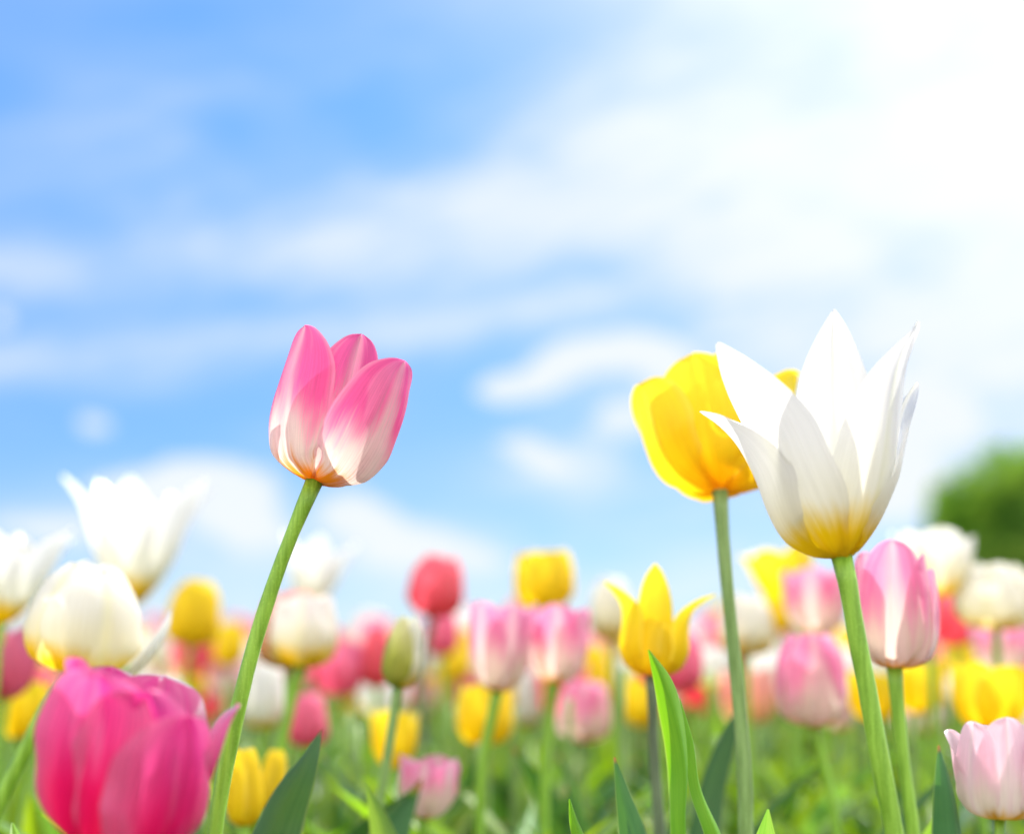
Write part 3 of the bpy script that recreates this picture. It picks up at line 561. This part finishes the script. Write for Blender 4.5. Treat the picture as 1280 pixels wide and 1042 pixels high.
# keep the sky beside the tall tulips clear: no random plant in front of them
spots = []
def scatter(y0, y1, n, dmin, edge=1.12):
    tries = 0; got = 0
    while got < n and tries < n * 80:
        tries += 1
        y = math.sqrt(rg.uniform(y0 * y0, y1 * y1)); x = rg.uniform(-1, 1) * y * .36 * edge
        if all((x - a) ** 2 + (y - b) ** 2 > dmin * dmin for a, b in placed):
            placed.append((x, y)); spots.append((x, y)); got += 1
scatter(.95, 1.6, 96, .045); scatter(1.6, 2.5, 156, .05)
used = set()
for x, y in spots:
    near = y < 1.6; m_ = rg.choice(MIX); key = (m_, near); q = rg.randrange(2); pr = PROTO[key][q]
    if (key, q) in used: o = copy_tree(pr)
    else: o = pr; used.add((key, q))
    hgt = rg.gauss(.388, .032) if near else rg.gauss(.408, .03)     # height of the top of the bloom
    if near: hgt = min(hgt, .425)
    hgt = max(.365 if y < 1.35 else (.345 if near else .32), min(.46, hgt))
    s = hgt / .405; o.location = (x, y, 0); o.rotation_euler = (0, 0, rg.uniform(0, 6.28)); o.scale = (rg.uniform(.85, 1.05),) * 2 + (s,)
    if near: tag(o, 'blurred %s tulip in the nearer rows at the level of the leaf tips' % NAMES[m_], 'tulip', '%s tulips in the nearer rows' % NAMES[m_])
    else: tag(o, 'very blurred small %s tulip in the band of flowers along the horizon' % NAMES[m_], 'tulip', '%s tulips in the band along the horizon' % NAMES[m_])
for key, lst in PROTO.items():
    for q, pr in enumerate(lst):
        if (key, q) not in used:
            for ch in list(pr.children): bpy.data.objects.remove(ch)
            bpy.data.objects.remove(pr)
# the rest of the field, far too many to count, as one object
def far_field():
    mats = [P[k] for k in ('yellow', 'white', 'cream', 'softpink', 'pink', 'coral', 'apricot')] + [SM['fresh'], LM['fresh'], LM['grey'], LM['bright']]
    wts = {'yellow': 30, 'white': 14, 'cream': 14, 'softpink': 16, 'pink': 9, 'coral': 9, 'apricot': 8}
    keys = list(wts); V_, F_, U_, MI = [], [], [], []
    heads = []
    for q in range(8):
        vs2, fs2, uv2 = [], [], []
        for az, d in petal_list(KINDS[q % 4], .056, .025, rg.uniform(-.02, .12), 300 + q):
            vs, fs, uvs = petal_geo(nu=4, nv=6, **d); mm = Matrix.Rotation(R(az), 4, 'Z'); o = len(vs2)
            vs2 += [mm @ Vector(v) for v in vs]; fs2 += [tuple(k + o for k in f) for f in fs]; uv2 += uvs
        heads.append((vs2, fs2, uv2))
    def add(vs, fs, uvs, M, mi):
        o = len(V_); V_.extend(M @ Vector(v) for v in vs); F_.extend(tuple(k + o for k in f) for f in fs); U_.extend(uvs or [(0, 0)] * len(vs)); MI.extend([mi] * len(fs))
    sp = []
    for y0, y1, n in ((2.5, 3.6, 620), (3.6, 5.5, 850), (5.5, 9, 900), (9, 16, 600), (16, 32, 400)):
        for _ in range(n):
            y = math.sqrt(rg.uniform(y0 * y0, y1 * y1)); sp.append((rg.uniform(-1, 1) * y * .5, y))
    leaf_lo = [field_leaf(rg, .30, 0, wid=.03, arch=.3, nu=2, nv=5) for _ in range(6)]
    for x, y in sp:
        h = max(.30, rg.gauss(.395, .03) + min(.05, y * .004)); M = Matrix.Translation((x, y, 0)); k = rg.choices(keys, [wts[z] for z in keys])[0]
        hv = heads[rg.randrange(8)]; sc = 1.1 if y < 7 else 1.4
        add(*hv, M @ Matrix.Translation((0, 0, h - .03)) @ Matrix.Rotation(rg.uniform(0, 6.28), 4, 'Z') @ Matrix.Rotation(rg.uniform(-.15, .15), 4, 'X') @ Matrix.Scale(sc, 4), keys.index(k))
        vs, fs = tube([Vector((0, 0, 0)), Vector((0, 0, h * .5)), Vector((0, 0, h - .03))], [.004] * 3, 4)
        add(vs, fs, None, M, 7)
        for _ in range(3):
            l = rg.choice(leaf_lo); add(*l, M @ Matrix.Rotation(rg.uniform(0, 6.28), 4, 'Z') @ Matrix.Scale(rg.uniform(.85, 1.1), 4), rg.choice((8, 9, 10)))
    me = mesh('distant_tulips', V_, F_, mats, U_); me.polygons.foreach_set('material_index', MI)
    o = obj('distant_tulips', me); tag(o, 'dense carpet of tulips of all colours fading to the horizon', 'tulip field'); o['kind'] = 'stuff'
far_field()
# low foliage between the plants: one mass of leaves nobody could count
def undergrowth():
    V_, F_, U_, MI = [], [], [], []
    lv = [field_leaf(rg, .30, 0, wid=rg.uniform(.012, .02), arch=rg.uniform(.1, .45), nu=4, nv=9) for _ in range(10)]
    for y0, y1, n in ((.82, 1.6, 480), (1.6, 3.2, 700)):
        for _ in range(n):
            y = math.sqrt(rg.uniform(y0 * y0, y1 * y1)); x = rg.uniform(-1, 1) * y * .48
            vs, fs, uvs = rg.choice(lv); M = Matrix.Translation((x, y, 0)) @ Matrix.Rotation(rg.uniform(0, 6.28), 4, 'Z') @ Matrix.Diagonal((1, 1, rg.uniform(.7, 1.08), 1))
            o = len(V_); V_.extend(M @ Vector(v) for v in vs); F_.extend(tuple(k + o for k in f) for f in fs); U_.extend(uvs); MI.extend([rg.randrange(4)] * len(fs))
    me = mesh('tulip_foliage', V_, F_, [LM['fresh'], LM['grey'], LM['bright'], LM['blue']], U_); me.polygons.foreach_set('material_index', MI)
    o = obj('tulip_foliage', me); tag(o, 'mass of long green tulip leaves filling the bed below the flowers', 'foliage'); o['kind'] = 'stuff'
undergrowth()
# ------------------------------------------------------------------ ground
gm = bpy.data.materials.new('ground'); gm.use_nodes = True; g = NT(gm.node_tree); gb = g.n['Principled BSDF']
gt = g.node('ShaderNodeTexCoord'); gx, gy, gz = g.sep(gt.outputs['Object'])
n1 = g.noise(gt.outputs['Object'], 60.0, 6.0, .6); n2 = g.noise(gt.outputs['Object'], .35, 4.0)
soil = g.mix(n1, (.035, .022, .014), (.10, .07, .045)); grass = g.mix(n2, (.05, .11, .02), (.09, .17, .035))
g.put(gb.inputs['Base Color'], g.mix(g.smooth(gy, 28.0, 31.0), soil, grass)); gb.inputs['Roughness'].default_value = .95
gbp = g.node('ShaderNodeBump'); g.put(gbp.inputs['Height'], n1); gbp.inputs['Distance'].default_value = .01; g.put(gb.inputs['Normal'], gbp.outputs[0])
V_, F_ = [], []
xs = [-900, -200, -50, -10, -3, -1, 0, 1, 3, 10, 50, 200, 900]; ys = [-200, -20, -2, 0, 1, 2, 4, 8, 16, 40, 120, 400, 1500]
for j, y in enumerate(ys):
    for i, x in enumerate(xs): V_.append((x, y, 0))
for j in range(len(ys) - 1):
    for i in range(len(xs) - 1):
        a = j * len(xs) + i; F_.append((a, a + 1, a + 1 + len(xs), a + len(xs)))
go = obj('ground', mesh('ground', V_, F_, gm)); go['kind'] = 'structure'; go['label'] = 'brown soil of the tulip bed running out to grass'
# ------------------------------------------------------------------ trees
bark = bpy.data.materials.new('bark'); bark.use_nodes = True; bt = NT(bark.node_tree)
bn = bt.noise(bt.node('ShaderNodeTexCoord').outputs['Object'], 12.0, 5.0)
bt.put(bt.n['Principled BSDF'].inputs['Base Color'], bt.mix(bn, (.07, .05, .035), (.16, .12, .08))); bt.n['Principled BSDF'].inputs['Roughness'].default_value = .9
def tree_leaf_mat(name, a, b):
    m = bpy.data.materials.new(name); m.use_nodes = True; t = NT(m.node_tree); t.n.clear()
    n = t.noise(t.node('ShaderNodeTexCoord').outputs['Object'], 1.1, 3.0); cc = t.mix(t.smooth(n, .42, .58), a, b)
    df = t.node('ShaderNodeBsdfDiffuse'); t.put(df.inputs[0], cc)
    tr = t.node('ShaderNodeBsdfTranslucent'); t.put(tr.inputs[0], t.mix(1.0, cc, (1.4, 1.5, .4), 'MULTIPLY'))
    mx = t.node('ShaderNodeMixShader'); mx.inputs[0].default_value = .4; t.l.new(df.outputs[0], mx.inputs[1]); t.l.new(tr.outputs[0], mx.inputs[2])
    out_surface(t, mx.outputs[0]); return m
TL = tree_leaf_mat('tree_leaves', (.08, .19, .03), (.30, .47, .08))
def tree_meshes(h, rad, seed, n=9000, clumps=26):
    rg = random.Random(seed); V_, F_ = [], []
    cl = []
    for _ in range(clumps):
        a = rg.uniform(0, 6.28); e = rg.uniform(-.9, 1); rr = rg.uniform(.30, 1.0); c = math.sqrt(max(0, 1 - e * e * .8))
        cl.append((Vector((math.cos(a) * rad * rr * c, math.sin(a) * rad * rr * c, h * .58 + e * h * .30)), rad * rg.uniform(.24, .42)))
    for _ in range(n):
        c, r = rg.choice(cl); d = Vector((rg.gauss(0, 1), rg.gauss(0, 1), rg.gauss(0, 1))).normalized() * r * rg.uniform(.55, 1.05)
        p = c + d; s = h * .018 * rg.uniform(.7, 1.5)
        t1 = Vector((rg.gauss(0, 1), rg.gauss(0, 1), rg.gauss(0, 1))).normalized(); t2 = t1.cross(d).normalized()
        o = len(V_); V_ += [p - t1 * s, p + t2 * s * .55, p + t1 * s, p - t2 * s * .55]; F_.append((o, o + 1, o + 2, o + 3))
    crown = mesh('crown', V_, F_, TL, smooth=False)
    tv, tf = tube([Vector((0, 0, 0)), Vector((.03 * h, 0, .25 * h)), Vector((0, .02 * h, .5 * h)), Vector((0, 0, .78 * h))], [h * .035, h * .026, h * .018, h * .005], 10)
    for c, r in cl[:12]:
        st = Vector((0, 0, h * rg.uniform(.25, .5))); v2, f2 = tube([st, (st + c) / 2 + Vector((0, 0, .02 * h)), c], [h * .010, h * .006, h * .002], 6)
        o = len(tv); tv += v2; tf += [tuple(k + o for k in f) for f in f2]
    return crown, mesh('trunk', tv, tf, bark)
def plant_tree(me, loc, rz, s, label, group=None, name='tree'):
    r = empty(name, loc); r.rotation_euler = (0, 0, rz); r.scale = (s,) * 3; tag(r, label, 'tree', group)
    obj('crown', me[0], r); obj('trunk', me[1], r); return r
big = tree_meshes(6.0, 2.6, 3, n=24000, clumps=34)
p = at(1290, 860, 30); plant_tree(big, (p.x + .2, 30, 0), .4, .90, 'large dark green leafy tree rising behind the field at the right edge')
p = at(1208, 860, 34); plant_tree(big, (p.x + 1.0, 34, 0), 2.1, .88, 'rounded green tree just left of the large one', name='tree')
p = at(1420, 860, 28); plant_tree(big, (p.x, 28, 0), 3.0, .86, 'green tree standing beyond the right edge next to the large one')
small = [tree_meshes(4.0, 2.4, 20 + k, n=4500, clumps=20) for k in range(3)]
rt = random.Random(9)
for k in range(17):
    px = -40 + k * 70 + rt.uniform(-20, 20); yy = rt.uniform(62, 85)
    p = at(px, 860, yy); s = rt.uniform(.45, .8) * (1.15 if px > 800 else 1)
    plant_tree(small[k % 3], (p.x, yy, 0), rt.uniform(0, 6), s, 'small far-off tree in the low green line on the horizon', 'trees of the low line on the horizon')
